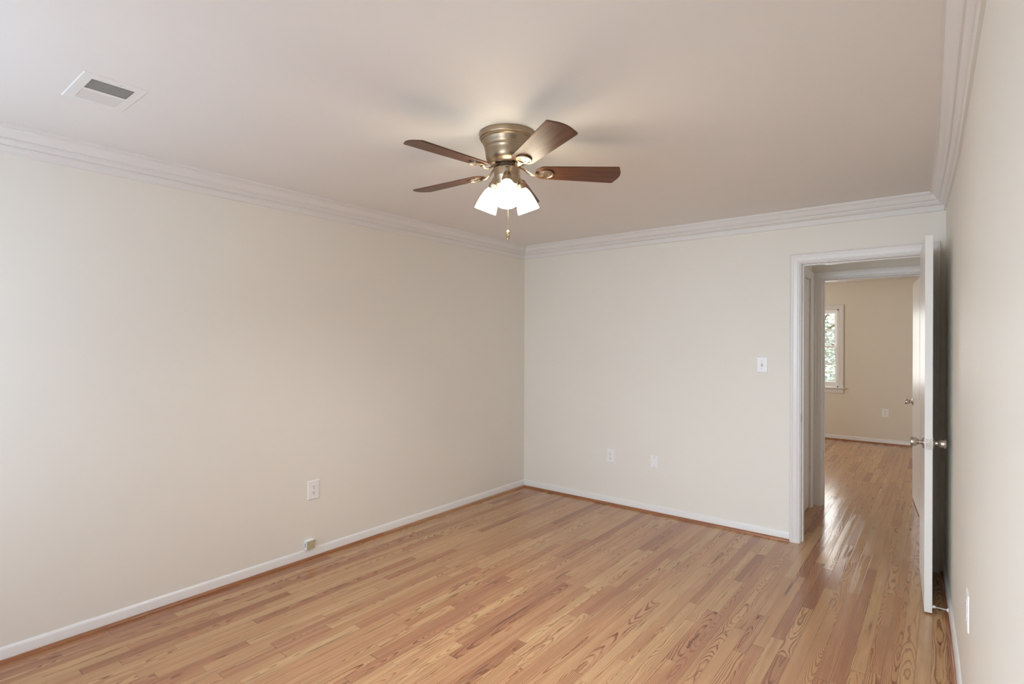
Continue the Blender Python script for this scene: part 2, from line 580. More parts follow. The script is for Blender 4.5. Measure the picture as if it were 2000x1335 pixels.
def run(i0, i1, prof, name, m, label, cat, p0=None, p1=None):
    """moulding from ROOM[i0] to ROOM[i1]; p0/p1 replace an end with a plain cut"""
    pts = [ROOM[i].copy() for i in range(i0, i1 + 1)]
    A = [MIT[i] for i in range(i0, i1 + 1)]
    if p1 is not None:
        pts[-1] = p1
        d = (pts[-1] - pts[-2]).normalized(); A[-1] = Vector((d.y, -d.x, 0))
    if p0 is not None:
        pts[0] = p0
        d = (pts[1] - pts[0]).normalized(); A[0] = Vector((d.y, -d.x, 0))
    bm = BM()
    sweep(bm, pts, A, [UP] * len(pts), prof)
    return struct(name, bm, m, label, cat, smooth=True, angle=28)


NR = len(ROOM) - 1
run(0, 1, CROWN, 'trim_1', MAT['trim'], 'white crown moulding along the top of the left wall', 'crown moulding')
run(1, 2, CROWN, 'trim_2', MAT['trim'], 'white crown moulding above the doorway wall', 'crown moulding')
run(2, NR, CROWN, 'trim_3', MAT['trim'], 'white crown moulding along the right wall', 'crown moulding')
CL = Vector((D1L - 0.073, YB, 0))               # outer edge of the left door casing
run(0, 1, BASE, 'baseboard_left', MAT['trim'], 'low white baseboard along the left wall', 'baseboard')
run(1, 2, BASE, 'baseboard_back', MAT['trim'], 'low white baseboard under the light switch wall', 'baseboard', p1=CL)
run(2, NR, BASE, 'baseboard_right', MAT['trim'], 'white baseboard behind the open door on the right', 'baseboard')
JOINT = Vector((XL, 2.63, 0))
run(0, 1, SHOE, 'trim_4', MAT['shoe'], 'reddish brown shoe moulding under the near part of the left baseboard', 'shoe moulding', p1=JOINT)
run(0, 1, SHOE, 'trim_11', MAT['shoe_tan'], 'paler tan shoe moulding under the left baseboard towards the corner', 'shoe moulding', p0=JOINT)
run(1, 2, SHOE, 'trim_5', MAT['shoe_x'], 'reddish brown wood shoe moulding along the doorway wall', 'shoe moulding', p1=CL)
run(2, NR, SHOE, 'trim_6', MAT['shoe'], 'brown wood shoe moulding along the right wall', 'shoe moulding')
# bedroom far wall
for nm, pr, m, lb, ct in (('baseboard_bedroom', BASE, MAT['trim'], 'cream baseboard of the far bedroom wall', 'baseboard'),
                          ('trim_7', SHOE, MAT['shoe_x'], 'brown wood shoe moulding at the far bedroom wall', 'shoe moulding')):
    bm = BM()
    sweep(bm, [Vector((-3.2, YF, 0)), Vector((0.55, YF, 0))], [Vector((0, -1, 0))] * 2, [UP] * 2, pr)
    struct(nm, bm, m, lb, ct, smooth=True, angle=28)

# ------------------------------------------------------------------ door frames
CASING = [(0.0, 0.0), (0.0, 0.009), (0.003, 0.0115), (0.007, 0.0115), (0.010, 0.009), (0.014, 0.009), (0.017, 0.0125), (0.030, 0.0145), (0.043, 0.0150),
          (0.046, 0.0175), (0.050, 0.0185), (0.053, 0.0165), (0.057, 0.0165), (0.060, 0.019), (0.064, 0.018), (0.067, 0.013), (0.067, 0.0)]


def casing_mesh(bm, P, across, out, x0, x1, z1, prof=CASING, reveal=0.006):
    """three-sided casing round an opening. P: point on the wall plane, across: unit vector, out: wall normal"""
    x0 -= reveal; x1 += reveal; z1 += reveal
    up = UP
    pts = [P + across * x0, P + across * x0 + up * z1, P + across * x1 + up * z1, P + across * x1]
    A = [-across, -across + up, across + up, across]
    sweep(bm, pts, A, [out] * 4, prof)


def frame(name, label, y0, y1, xl, xr, zh, stop_y, sides, cr=None):
    """jamb lining, stops and casings of a doorway in a wall across Y; parts of one structure"""
    bm = BM()
    box(bm, (xl - 0.019, y0, 0), (xl, y1, zh + 0.019)); box(bm, (xr, y0, 0), (xr + 0.019, y1, zh + 0.019))
    box(bm, (xl, y0, zh), (xr, y1, zh + 0.019))
    root = struct(name, bm, MAT['trim'], label, 'door frame', bevel=0.001)
    bm = BM()
    s0, s1 = stop_y
    box(bm, (xl, s0, 0), (xl + 0.011, s1, zh)); box(bm, (xr - 0.011, s0, 0), (xr, s1, zh)); box(bm, (xl + 0.011, s0, zh - 0.011), (xr - 0.011, s1, zh))
    obj('door_stop_bead', bm, MAT['trim'], root, bevel=0.002)
    for yy, n in sides:
        bm = BM()
        casing_mesh(bm, Vector((0, yy, 0)), Vector((1, 0, 0)), Vector((0, n, 0)), xl, xr, zh)
        obj('casing', bm, MAT['trim'], root, smooth=True, angle=25)
    return root


f1 = frame('trim_8', 'white moulded casing and jamb of the near doorway', YB, YB + WT, D1L, D1R, D1H, (YB + 0.040, YB + 0.075),
           [(YB, -1), (YB + WT, 1)])
f2 = frame('trim_9', 'shaded casing and jamb of the second doorway across the hall', YH, YH + WT, D2L, D2R, D2H, (YH + 0.040, YH + 0.073),
           [(YH, -1), (YH + WT, 1)])
# strike plate on the near left jamb
bm = BM(); box(bm, (D1L, YB + 0.004, 0.882), (D1L + 0.0015, YB + 0.034, 0.942))
st = obj('strike_plate', bm, MAT['nickel'], f1, bevel=0.003)
st['label'] = 'small dark metal strike plate'
# closet frame: casing on the hall side
bm = BM()
box(bm, (XC - 0.1, CY0 - 0.0, 0), (XC - 0.001, CY0 + 0.019, 2.03)); box(bm, (XC - 0.1, CY1 - 0.019, 0), (XC - 0.001, CY1, 2.03))
box(bm, (XC - 0.1, CY0, 2.022), (XC - 0.001, CY1, 2.03))
f3 = struct('trim_10', bm, MAT['trim'], 'shaded casing of the closet door at the end of the hall', 'door frame')
bm = BM()
casing_mesh(bm, Vector((XC, 0, 0)), Vector((0, 1, 0)), Vector((1, 0, 0)), CY0 + 0.019, CY1 - 0.019, 2.022)
obj('casing', bm, MAT['trim'], f3, smooth=True, angle=25)

# ------------------------------------------------------------------ doors
KNOB = [(0.0, 0.0), (0.033, 0.0), (0.033, 0.003), (0.030, 0.0065), (0.020, 0.0095), (0.0135, 0.011), (0.0115, 0.014), (0.0125, 0.020), (0.0125, 0.024),
        (0.0155, 0.027), (0.0205, 0.032), (0.0235, 0.040), (0.0248, 0.049), (0.0248, 0.056), (0.0235, 0.0595), (0.019, 0.061), (0, 0.0612)]


def knob(parent, x, y, z, side):
    bm = BM()
    mt = Matrix.Translation((x, y, z)) @ Matrix.Rotation(R(90 if side < 0 else -90), 4, 'X')
    lathe(bm, KNOB[:6], mt, 36, cap=False)
    k0 = obj('rosette', bm, MAT['nickel'], parent, smooth=True)
    bm = BM()
    lathe(bm, [(0.0, 0.0095)] + KNOB[5:], mt, 36, cap=False)
    return obj('knob', bm, MAT['nickel'], k0, smooth=True, angle=30)


def hinge(parent, y, z, x=0.0):
    bm = BM()
    tube(bm, [(x, y, z - 0.044), (x, y, z + 0.044)], 0.006, 12)
    for k in (-0.046, 0.046):
        lathe(bm, [(0.0, -0.004), (0.0045, -0.003), (0.0055, 0), (0.0045, 0.003), (0, 0.004)], Matrix.Translation((x, y, z + k)), 12)
    return bm


def swing_door(name, label, pivot, ang, width, knobs=(1, -1), hinges=(0.2, 1.03, 1.83), thick=0.035, top=2.022, face=1):
    """door slab in its own frame: pivot at origin, slab along +x, thickness on the side of face"""
    root = empty(name, (pivot[0], pivot[1], 0), ang)
    tag(root, label, 'door', None, 'structure')
    y0, y1 = sorted((0.0, face * thick))
    bm = BM(); box(bm, (0.003, y0, 0.010), (width, y1, top))
    obj('door_panel', bm, MAT['door'], root, bevel=0.0015)
    for s in knobs:
        knob(root, width - 0.060, y1 if s > 0 else y0, 0.915, s)
    bm = BM(); yc = (y0 + y1) / 2
    box(bm, (width - 0.001, yc - 0.0125, 0.886), (width + 0.0012, yc + 0.0125, 0.944))
    lp = obj('latch_plate', bm, MAT['chrome'], root, bevel=0.0004)
    lp['label'] = 'bright steel latch plate on the door edge'
    bm = BM(); box(bm, (width, yc - 0.006, 0.906), (width + 0.009, yc + 0.006, 0.924))
    obj('latch_bolt', bm, MAT['chrome'], lp, bevel=0.002)
    for z in (0.893, 0.937):
        bm = BM()
        lathe(bm, [(0, -0.001), (0.0035, -0.001), (0.0033, 0.0006), (0, 0.0008)], Matrix.Translation((width + 0.0012, yc, z)) @ Matrix.Rotation(R(90), 4, 'Y'), 14)
        obj('screw', bm, MAT['screw'], lp, smooth=True)
    for z in hinges:
        obj('hinge', hinge(root, 0.0, z), MAT['hinge'], root, smooth=True)
    return root


# near door: swung 93 degrees into this room, its edge towards the camera
pv = Vector((-0.083, 4.4095)); tip = Vector((-0.042, 3.695))
d1 = (tip - pv); a1 = math.atan2(d1.y, d1.x)
swing_door('door_1', 'white flush door standing open with its edge towards the camera', pv, a1, d1.length, face=-1, top=2.04)
# bedroom door across the hall, swung into the bedroom
pv2 = Vector((-0.150, YH + WT + 0.006)); dd = Vector((-0.0760, 0.71))
swing_door('door_2', 'far white door opened into the bedroom across the hall', pv2, math.atan2(dd.y, dd.x), 0.705, face=-1)
# closet door, closed
rt = swing_door('door_3', 'closed closet door in shade at the left end of the hall', (XC - 0.004, CY1 - 0.022), R(-90), CY1 - CY0 - 0.044, knobs=(), hinges=(0.33, 1.82), face=-1, top=2.018)

# doorstop on the right baseboard behind the near door
ds = empty('spring_doorstop', (0.026, 3.705, 0.043))
tag(ds, 'thin white rod doorstop reaching from right baseboard to the open door', 'doorstop')
bm = BM(); lathe(bm, [(0, 0), (0.011, 0), (0.010, 0.004), (0.006, 0.007), (0, 0.007)], Matrix.Rotation(R(-90), 4, 'Y'), 20)
obj('mount', bm, MAT['rubber'], ds, smooth=True)
bm = BM()
tube(bm, [(-0.006, 0, 0), (-0.056, 0.002, 0)], 0.0024, 10)
for k in range(24):
    x = -0.008 - 0.046 * k / 23
    lathe(bm, [(0.0022, -0.0007), (0.0032, 0), (0.0022, 0.0007)], Matrix.Translation((x, 0.001, 0)) @ Matrix.Rotation(R(90), 4, 'Y'), 10)
obj('rod', bm, MAT['rubber'], ds, smooth=True)
bm = BM(); lathe(bm, [(0, 0), (0.006, 0), (0.0072, 0.002), (0.0072, 0.011), (0.005, 0.0135), (0, 0.0135)], Matrix.Translation((-0.0545, 0.002, 0)) @ Matrix.Rotation(R(-90), 4, 'Y'), 20)
obj('rubber_tip', bm, MAT['rubber'], ds, smooth=True)


# ------------------------------------------------------------------ wall plates (local frame: -y out of the wall, x right, z up)
def plate_mesh(w, h, t=0.0055):
    bm = BM()
    a = 0.004
    lo = [(-w / 2, -h / 2), (w / 2, -h / 2), (w / 2, h / 2), (-w / 2, h / 2)]
    v0 = [bm.verts.new((x, 0, z)) for x, z in lo]
    v1 = [bm.verts.new((x, -t * 0.45, z)) for x, z in lo]
    v2 = [bm.verts.new((x - math.copysign(a, x), -t, z - math.copysign(a, z))) for x, z in lo]
    for p, q in ((v0, v1), (v1, v2)):
        for k in range(4):
            j = (k + 1) % 4
            bm.faces.new((p[k], p[j], q[j], q[k]))
    bm.faces.new(v2)
    bm.faces.new(v0[::-1])
    return bm


def screw_obj(parent, x, z, y, m='plastic'):
    bm = BM()
    lathe(bm, [(0, 0), (0.0036, 0), (0.0032, 0.0012), (0, 0.0015)], Matrix.Translation((x, y, z)) @ Matrix.Rotation(R(90), 4, 'X'), 16)
    o = obj('screw', bm, MAT[m], parent, smooth=True)
    bm = BM(); box(bm, (x - 0.003, y - 0.0016, z - 0.0005), (x + 0.003, y - 0.0013, z + 0.0005))
    obj('screw_slot', bm, MAT['plastic_shadow'], o)


def outlet(loc, rz, w, h, label):
    root = empty('electrical_outlet', loc, rz)
    tag(root, label, 'outlet', 'duplex electrical outlets')
    obj('cover_plate', plate_mesh(w, h), MAT['plastic'], root, bevel=0.0012)
    for zc in (0.0195, -0.0195):
        bm = BM()
        out = []
        for k in range(40):
            a = 2 * math.pi * k / 40
            out.append((0.0172 * math.cos(a), max(-0.0142, min(0.0142, 0.0172 * math.sin(a)))))
        prism(bm, out, 0, 0.0018, Matrix.Translation((0, -0.0053, zc)) @ Matrix.Rotation(R(90), 4, 'X'))
        rc = obj('receptacle', bm, MAT['plastic'], root, bevel=0.0004)
        for sx, sh in ((-0.0063, 0.0075), (0.0063, 0.0062)):
            bm = BM(); box(bm, (sx - 0.0015, -0.0075, zc + 0.0035 - sh / 2), (sx + 0.0015, -0.0069, zc + 0.0035 + sh / 2))
            obj('blade_slot', bm, MAT['plastic_shadow'], rc)
        bm = BM(); lathe(bm, [(0, 0), (0.0029, 0), (0.0029, 0.0006), (0, 0.0006)], Matrix.Translation((0, -0.0069, zc - 0.0075)) @ Matrix.Rotation(R(90), 4, 'X'), 16)
        obj('ground_hole', bm, MAT['plastic_shadow'], rc)
    screw_obj(root, 0, 0, -0.0053)
    return root


outlet((XL, 2.061, 0.458), R(90), 0.088, 0.128, 'large white duplex outlet plate on the left wall above the small box')
outlet((-2.355, YB, 0.434), 0, 0.078, 0.117, 'white duplex outlet low on the doorway wall, left of the blank plate')
outlet((0.0715, 2.47, 0.530), R(-90) + 0.014, 0.088, 0.128, 'white outlet seen edge-on on the right wall near the camera')
outlet((-0.655, YF, 0.452), 0, 0.085, 0.120, 'small outlet on the far bedroom wall past the doorway')

sw = empty('light_switch', (-1.077, YB, 1.294))
tag(sw, 'white toggle light switch on the end wall left of the doorway', 'light switch')
obj('cover_plate', plate_mesh(0.078, 0.120), MAT['plastic'], sw, bevel=0.0012)
bm = BM(); box(bm, (-0.0055, -0.0062, -0.012), (0.0055, -0.0052, 0.012))
obj('toggle_slot', bm, MAT['beige'], sw)
bm = BM()
prism(bm, [(-0.0045, -0.006), (0.0045, -0.006), (0.0038, 0.006), (-0.0038, 0.006)], 0, 0.014,
      Matrix.Translation((0, -0.004, 0.0)) @ Matrix.Rotation(R(70), 4, 'X'))
obj('toggle', bm, MAT['plastic'], sw, bevel=0.0008)
for z in (0.03, -0.03):
    screw_obj(sw, 0, z, -0.0053, 'screw')

bp = empty('blank_cover_plate', (-1.937, YB, 0.438))
tag(bp, 'plain white cover plate low on the doorway wall, between outlet and doorway', 'cover plate')
obj('cover_plate', plate_mesh(0.070, 0.106), MAT['plastic'], bp, bevel=0.0012)
for z in (0.042, -0.042):
    screw_obj(bp, 0, z, -0.0053, 'screw')

# phone jack sitting on the left baseboard
pj = empty('phone_jack', (XL, 2.025, 0.0715), R(90))
tag(pj, 'small yellowed surface-mount phone jack box resting on left baseboard', 'phone jack')
bm = BM(); box(bm, (-0.031, -0.026, 0), (0.031, 0, 0.060))
obj('housing', bm, MAT['plastic'], pj, bevel=0.003)
bm = BM(); box(bm, (-0.029, -0.031, 0.003), (0.030, -0.0262, 0.0575))
fc = obj('front_cover', bm, MAT['beige'], pj, bevel=0.0015)
fc['label'] = 'yellowed olive front cover'
bm = BM(); box(bm, (-0.0322, -0.0165, 0.018), (-0.0308, -0.012, 0.044))
obj('jack_socket', bm, MAT['plastic_shadow'], pj)
bm = BM(); lathe(bm, [(0, 0), (0.003, 0), (0.0028, 0.0012), (0, 0.0014)], Matrix.Translation((0.024, -0.031, 0.052)) @ Matrix.Rotation(R(90), 4, 'X'), 14)
obj('screw', bm, MAT['plastic_shadow'], pj, smooth=True)

# ------------------------------------------------------------------ ceiling air register
vt = empty('ceiling_vent', (-2.556, 0.679, H))
tag(vt, 'white two-way air vent in the ceiling at upper left', 'vent')
FX, FY = 0.152, 0.102
T = Matrix.Translation((2.556, -0.679, -H))
bm = BM()
holes = [((-2.556, -2.452), (0.611, 0.747)), ((-2.680, -2.575), (0.613, 0.749))]
zb, zt = H - 0.0027, H - 0.0012
xs = [-2.556 - FX + 0.0055, -2.680, -2.575, -2.556, -2.452, -2.556 + FX - 0.0055]
ylo, yhi = 0.679 - FY + 0.0055, 0.679 + FY - 0.0055
for a, b in ((0, 1), (2, 3), (4, 5)):
    box(bm, (xs[a], ylo, zb), (xs[b], yhi, zt), T)
for a, b in ((1, 2), (3, 4)):
    box(bm, (xs[a], ylo, zb), (xs[b], 0.612, zt), T); box(bm, (xs[a], 0.748, zb), (xs[b], yhi, zt), T)
lo = [(-FX, -FY), (FX, -FY), (FX, FY), (-FX, FY)]
v0 = [bm.verts.new((x, y, 0)) for x, y in lo]
v1 = [bm.verts.new((x, y, -0.0008)) for x, y in lo]
v2 = [bm.verts.new((x - math.copysign(0.0036, x), y - math.copysign(0.0036, y), -0.0030)) for x, y in lo]
v3 = [bm.verts.new((x - math.copysign(0.0060, x), y - math.copysign(0.0060, y), -0.0024)) for x, y in lo]
for p, q in ((v0, v1), (v1, v2), (v2, v3)):
    for k in range(4):
        j = (k + 1) % 4
        bm.faces.new((p[k], p[j], q[j], q[k]))
obj('vent_frame', bm, MAT['vent'], vt)
for (hx, hy), tilt, n in ((holes[0], 42, 8), (holes[1], -42, 8)):
    bm = BM()
    for k in range(n):
        xc = hx[0] + (hx[1] - hx[0]) * (k + 0.5) / n
        m = T @ Matrix.Translation((xc, 0, H + 0.0018)) @ Matrix.Rotation(R(tilt), 4, 'Y')
        box(bm, (-0.0068, hy[0], -0.0005), (0.0068, hy[1], 0.0005), m)
    obj('louvers', bm, MAT['vent'], vt)
bm = BM()
dx0, dx1, dy0, dy1 = VX0 + 0.001, VX1 - 0.001, VY0 + 0.001, VY1 - 0.001
for lo_, hi_ in (((dx0, dy0, H), (dx0 + 0.002, dy1, H + 0.25)), ((dx1 - 0.002, dy0, H), (dx1, dy1, H + 0.25)),
                 ((dx0, dy0, H), (dx1, dy0 + 0.002, H + 0.25)), ((dx0, dy1 - 0.002, H), (dx1, dy1, H + 0.25)), ((dx0, dy0, H + 0.25), (dx1, dy1, H + 0.252))):
    box(bm, lo_, hi_, T)
obj('duct_boot', bm, MAT['duct'], vt)
bm = BM(); box(bm, (-2.437, 0.690, H - 0.0060), (-2.431, 0.702, H - 0.0025), T)
obj('damper_lever', bm, MAT['vent'], vt, bevel=0.0008)
for dx_, dy_ in ((-2.695, 0.679), (-2.418, 0.679)):
    bm = BM(); lathe(bm, [(0, 0), (0.0035, 0), (0.003, -0.0013), (0, -0.0016)], T @ Matrix.Translation((dx_, dy_, zb)), 14)
    obj('screw', bm, MAT['vent'], vt, smooth=True)

# ------------------------------------------------------------------ ceiling fan
FXY = (-1.588, 1.968)
fan = empty('ceiling_fan', (FXY[0], FXY[1], H))
tag(fan, 'flush-mount five-blade ceiling fan with antique brass motor and three lit shades', 'ceiling fan')
Z = lambda z: z - H
bm = BM()
lathe(bm, [(0.0, 0.0), (0.128, 0.0), (0.1285, Z(2.400)), (0.1270, Z(2.396)), (0.1225, Z(2.394)), (0.1225, Z(2.388)), (0.1200, Z(2.385)),
           (0.1175, Z(2.384)), (0.1165, Z(2.379)), (0.1100, Z(2.367)), (0.1065, Z(2.358)), (0.1060, Z(2.353)), (0.1042, Z(2.351)), (0.1042, Z(2.344)),
           (0.1025, Z(2.341)), (0.1015, Z(2.335)), (0.1005, Z(2.322)), (0.0985, Z(2.309)), (0.0950, Z(2.298)), (0.0880, Z(2.289)), (0.0800, Z(2.285)),
           (0.0770, Z(2.281)), (0.0770, Z(2.277)), (0.0700, Z(2.275)), (0, Z(2.275))], Matrix(), 72, cap=False)
mh = obj('motor_housing', bm, MAT['brass'], fan, smooth=True, angle=32)
for a in (-118, -135):
    bm = BM()
    lathe(bm, [(0, 0), (0.0045, 0), (0.004, 0.002), (0, 0.0026)], Matrix.Rotation(R(a), 4, 'Z') @ Matrix.Translation((0.1282, 0, Z(2.410))) @ Matrix.Rotation(R(90), 4, 'Y'), 14)
    obj('screw', bm, MAT['screw'], mh, smooth=True)
bm = BM()
lathe(bm, [(0, Z(2.2755)), (0.056, Z(2.2755)), (0.058, Z(2.272)), (0.058, Z(2.262)), (0.050, Z(2.259)), (0, Z(2.259))], Matrix(), 48, cap=False)
for k in range(10):
    box(bm, (0.057, -0.008, Z(2.272)), (0.060, 0.008, Z(2.262)), Matrix.Rotation(k * math.pi / 5, 4, 'Z'))
fw = obj('flywheel', bm, MAT['iron'], fan, smooth=True)
bm = BM()
lathe(bm, [(0, Z(2.260)), (0.0585, Z(2.260)), (0.0605, Z(2.258)), (0.0605, Z(2.222)), (0.0595, Z(2.218)), (0.0560, Z(2.211)), (0.0535, Z(2.204)), (0.0525, Z(2.192)),
           (0.048, Z(2.184)), (0.036, Z(2.178)), (0.015, Z(2.175)), (0.010, Z(2.168)), (0.0, Z(2.166))], Matrix(), 56, cap=False)
sh = obj('switch_housing', bm, MAT['brass'], fan, smooth=True, angle=32)
bm = BM(); box(bm, (0.0598, -0.006, Z(2.2525)), (0.0610, 0.006, Z(2.2485)), Matrix.Rotation(R(-51), 4, 'Z'))
obj('reverse_switch', bm, MAT['plastic_shadow'], sh)

# blades
AZ = [-98.4, -27.1, 43.7, 116.2, 187.2]
ZT = [2.253, 2.270, 2.247, 2.221, 2.230]
PH = [-10.5, -11.6, -12.6, -12.1, -10.6]


def blade_outline():
    pts = []
    # root: half ellipse
    for k in range(13):
        a = math.pi / 2 + math.pi * k / 12
        pts.append((0.172 + 0.040 * math.cos(a), 0.053 * math.sin(a)))
    rc = 0.010

    def corner(cx, cy, a0, a1):
        for k in range(6):
            a = R(a0 + (a1 - a0) * k / 5)
            pts.append((cx + rc * math.cos(a), cy + rc * math.sin(a)))
    corner(0.5156 - rc + 0.002, -0.0705 + rc, -88, -16)
    for k in range(1, 8):
        t = -1 + 2 * k / 8
        pts.append((0.5165 + 0.0185 * (1 - t * t), 0.060 * t))
    corner(0.5156 - rc + 0.002, 0.0705 - rc, 16, 88)
    return pts


def iron_parts():
    bm = BM()
    # flat strap in an S from the hub down and up to the blade plate
    st = [(0.050, 0.026, 0.0130), (0.066, 0.024, 0.0130), (0.080, 0.014, 0.0105), (0.095, 0.000, 0.0085), (0.112, -0.0105, 0.0080),
          (0.126, -0.0140, 0.0085), (0.140, -0.0120, 0.0110), (0.152, -0.0075, 0.0150)]
    top, bot = [], []
    rows = []
    for x, z, w in st:
        rows.append([bm.verts.new(v) for v in ((x, -w, z), (x, -w * 0.6, z - 0.0035), (x, w * 0.6, z - 0.0035), (x, w, z), (x, w * 0.6, z + 0.0025), (x, -w * 0.6, z + 0.0025))])
    for a, b in zip(rows, rows[1:]):
        for k in range(6):
            j = (k + 1) % 6
            bm.faces.new((a[k], a[j], b[j], b[k]))
    bm.faces.new(rows[0]); bm.faces.new(rows[-1])
    # plate under the blade: teardrop
    out = []
    for k in range(36):
        a = 2 * math.pi * k / 36
        r = 0.034
        out.append((0.180 + 0.036 * math.cos(a) - (0.006 if math.cos(a) < -0.5 else 0), r * math.sin(a) * (1 if math.cos(a) > -0.2 else 0.86)))
    prism(bm, out, -0.0068, -0.0036)
    # raised rim round the outer end
    rim = []
    for k in range(25):
        a = R(-118 + 236 * k / 24)
        rim.append((0.180 + 0.0345 * math.cos(a), 0.0325 * math.sin(a), -0.0082))
    tube(bm, rim, 0.0036, 8)
    return bm


iron_me = None
for a, zt_, ph in zip(AZ, ZT, PH):
    slope = math.asin((zt_ - 2.247) / 0.5156)
    mtx = Matrix.Translation((0, 0, Z(2.247))) @ Matrix.Rotation(R(a), 4, 'Z') @ Matrix.Rotation(-slope, 4, 'Y') @ Matrix.Rotation(R(ph), 4, 'X')
    bm = BM(); prism(bm, blade_outline(), -0.0032, 0.0032)
    bl = obj('blade', bm, MAT['blade'], fan, bevel=0.0015)
    bl.matrix_local = mtx
    bi = obj('blade_iron', iron_parts(), MAT['brass'], fan, smooth=True, angle=35)
    bi.matrix_local = mtx
    for sx, sy in ((0.168, 0.014), (0.168, -0.014), (0.196, 0.0)):
        bm = BM(); lathe(bm, [(0, -0.0066), (0.0040, -0.0066), (0.0035, -0.0088), (0, -0.0094)], Matrix.Translation((sx, sy, 0)), 14)
        obj('screw', bm, MAT['screw'], bi, smooth=True)

# lamp arms: brass cup, frosted shade, bulb
SHADE = [(0.0185, -0.001), (0.0215, 0.003), (0.0262, 0.010), (0.0325, 0.022), (0.0385, 0.038), (0.0440, 0.058), (0.0485, 0.080), (0.0520, 0.103), (0.0530, 0.112)]
for az in (-51.1, -171.1, 68.9):
    ax = Matrix.Translation((0.076 * math.cos(R(az)), 0.076 * math.sin(R(az)), Z(2.180))) @ Matrix.Rotation(R(az), 4, 'Z') @ Matrix.Rotation(R(180 - 23), 4, 'Y')
    bm = BM()
    lathe(bm, [(0.0, -0.050), (0.014, -0.048), (0.0175, -0.040), (0.0185, -0.028), (0.0215, -0.021), (0.0235, -0.018), (0.0235, -0.008), (0.0225, -0.006),
               (0.0228, 0.004), (0.0205, 0.0045), (0.018, 0.0), (0, 0.0)], Matrix(), 36, cap=False)
    so = obj('lamp_socket', bm, MAT['brass'], fan, smooth=True, angle=32)
    so.matrix_local = ax
    bm = BM()
    prof = SHADE + [(r - 0.003, z) for r, z in SHADE[::-1]]
    lathe(bm, prof + [prof[0]], Matrix(), 48, cap=False)
    s_ = obj('lamp_shade', bm, MAT['shade'], fan, smooth=True, angle=50)
    s_.matrix_local = ax
    s_['label'] = 'glowing frosted white glass bell shade'
    bm = BM()
    lathe(bm, [(0, 0.001), (0.011, 0.003), (0.012, 0.018), (0.017, 0.034), (0.0195, 0.048), (0.0175, 0.060), (0.010, 0.069), (0, 0.072)], Matrix(), 24, cap=False)
    b_ = obj('light_bulb', bm, MAT['bulb'], fan, smooth=True)
    b_.matrix_local = ax

# pull chain with fob
bm = BM()
px, py = 0.004, 0.003
n = 66
for k in range(n):
    z = 2.166 - (2.166 - 1.974) * k / (n - 1)
    lathe(bm, [(0, -0.0012), (0.0011, -0.0006), (0.0011, 0.0006), (0, 0.0012)], Matrix.Translation((px, py, Z(z))), 6)
tube(bm, [(px, py, Z(2.168)), (px, py, Z(1.972))], 0.0005, 6)
pc = obj('pull_chain', bm, MAT['brass_bright'], fan, smooth=True)
bm = BM()
lathe(bm, [(0, 1.9765), (0.002, 1.976), (0.0035, 1.973), (0.0075, 1.969), (0.0092, 1.963), (0.0085, 1.957), (0.0055, 1.954), (0.0065, 1.951), (0.0072, 1.946),
           (0.0066, 1.939), (0.0072, 1.936), (0.0062, 1.933), (0, 1.932)], Matrix.Translation((px, py, -H)), 24, cap=False)
obj('chain_fob', bm, MAT['brass_bright'], pc, smooth=True)

# ------------------------------------------------------------------ bedroom window
wd = empty('window_1', ((WX0 + WX1) / 2, YF, WZ0))
tag(wd, 'white double-hung window of the far bedroom with trees outside', 'window', None, 'structure')
TW = Matrix.Translation((-(WX0 + WX1) / 2, -YF, -WZ0))


def wbox(bm, lo, hi):
    box(bm, lo, hi, TW)


bm = BM()
CW = [(s, t) for s, t in CASING]
pts = [Vector((WX0, YF, WZ0)), Vector((WX0, YF, WZ1)), Vector((WX1, YF, WZ1)), Vector((WX1, YF, WZ0))]
ex, ez = Vector((1, 0, 0)), UP
sweep(bm, [TW @ p for p in pts], [-ex, -ex + ez, ex + ez, ex], [Vector((0, -1, 0))] * 4, CW)
obj('window_casing', bm, MAT['trim'], wd, smooth=True, angle=25)
bm = BM()
wbox(bm, (WX0, YF, WZ0), (WX0 + 0.02, YF + 0.14, WZ1)); wbox(bm, (WX1 - 0.02, YF, WZ0), (WX1, YF + 0.14, WZ1))
wbox(bm, (WX0, YF, WZ1 - 0.02), (WX1, YF + 0.14, WZ1)); wbox(bm, (WX0, YF, WZ0 - 0.0), (WX1, YF + 0.14, WZ0 + 0.02))
obj('window_frame', bm, MAT['trim'], wd)
bm = BM(); wbox(bm, (WX0 - 0.085, YF - 0.040, WZ0 - 0.022), (WX1 + 0.085, YF + 0.03, WZ0))
obj('window_sill', bm, MAT['trim'], wd, bevel=0.005)
bm = BM()
wbox(bm, (WX0 - 0.066, YF - 0.016, WZ0 - 0.085), (WX1 + 0.066, YF, WZ0 - 0.022))
obj('window_apron', bm, MAT['trim'], wd, bevel=0.004)


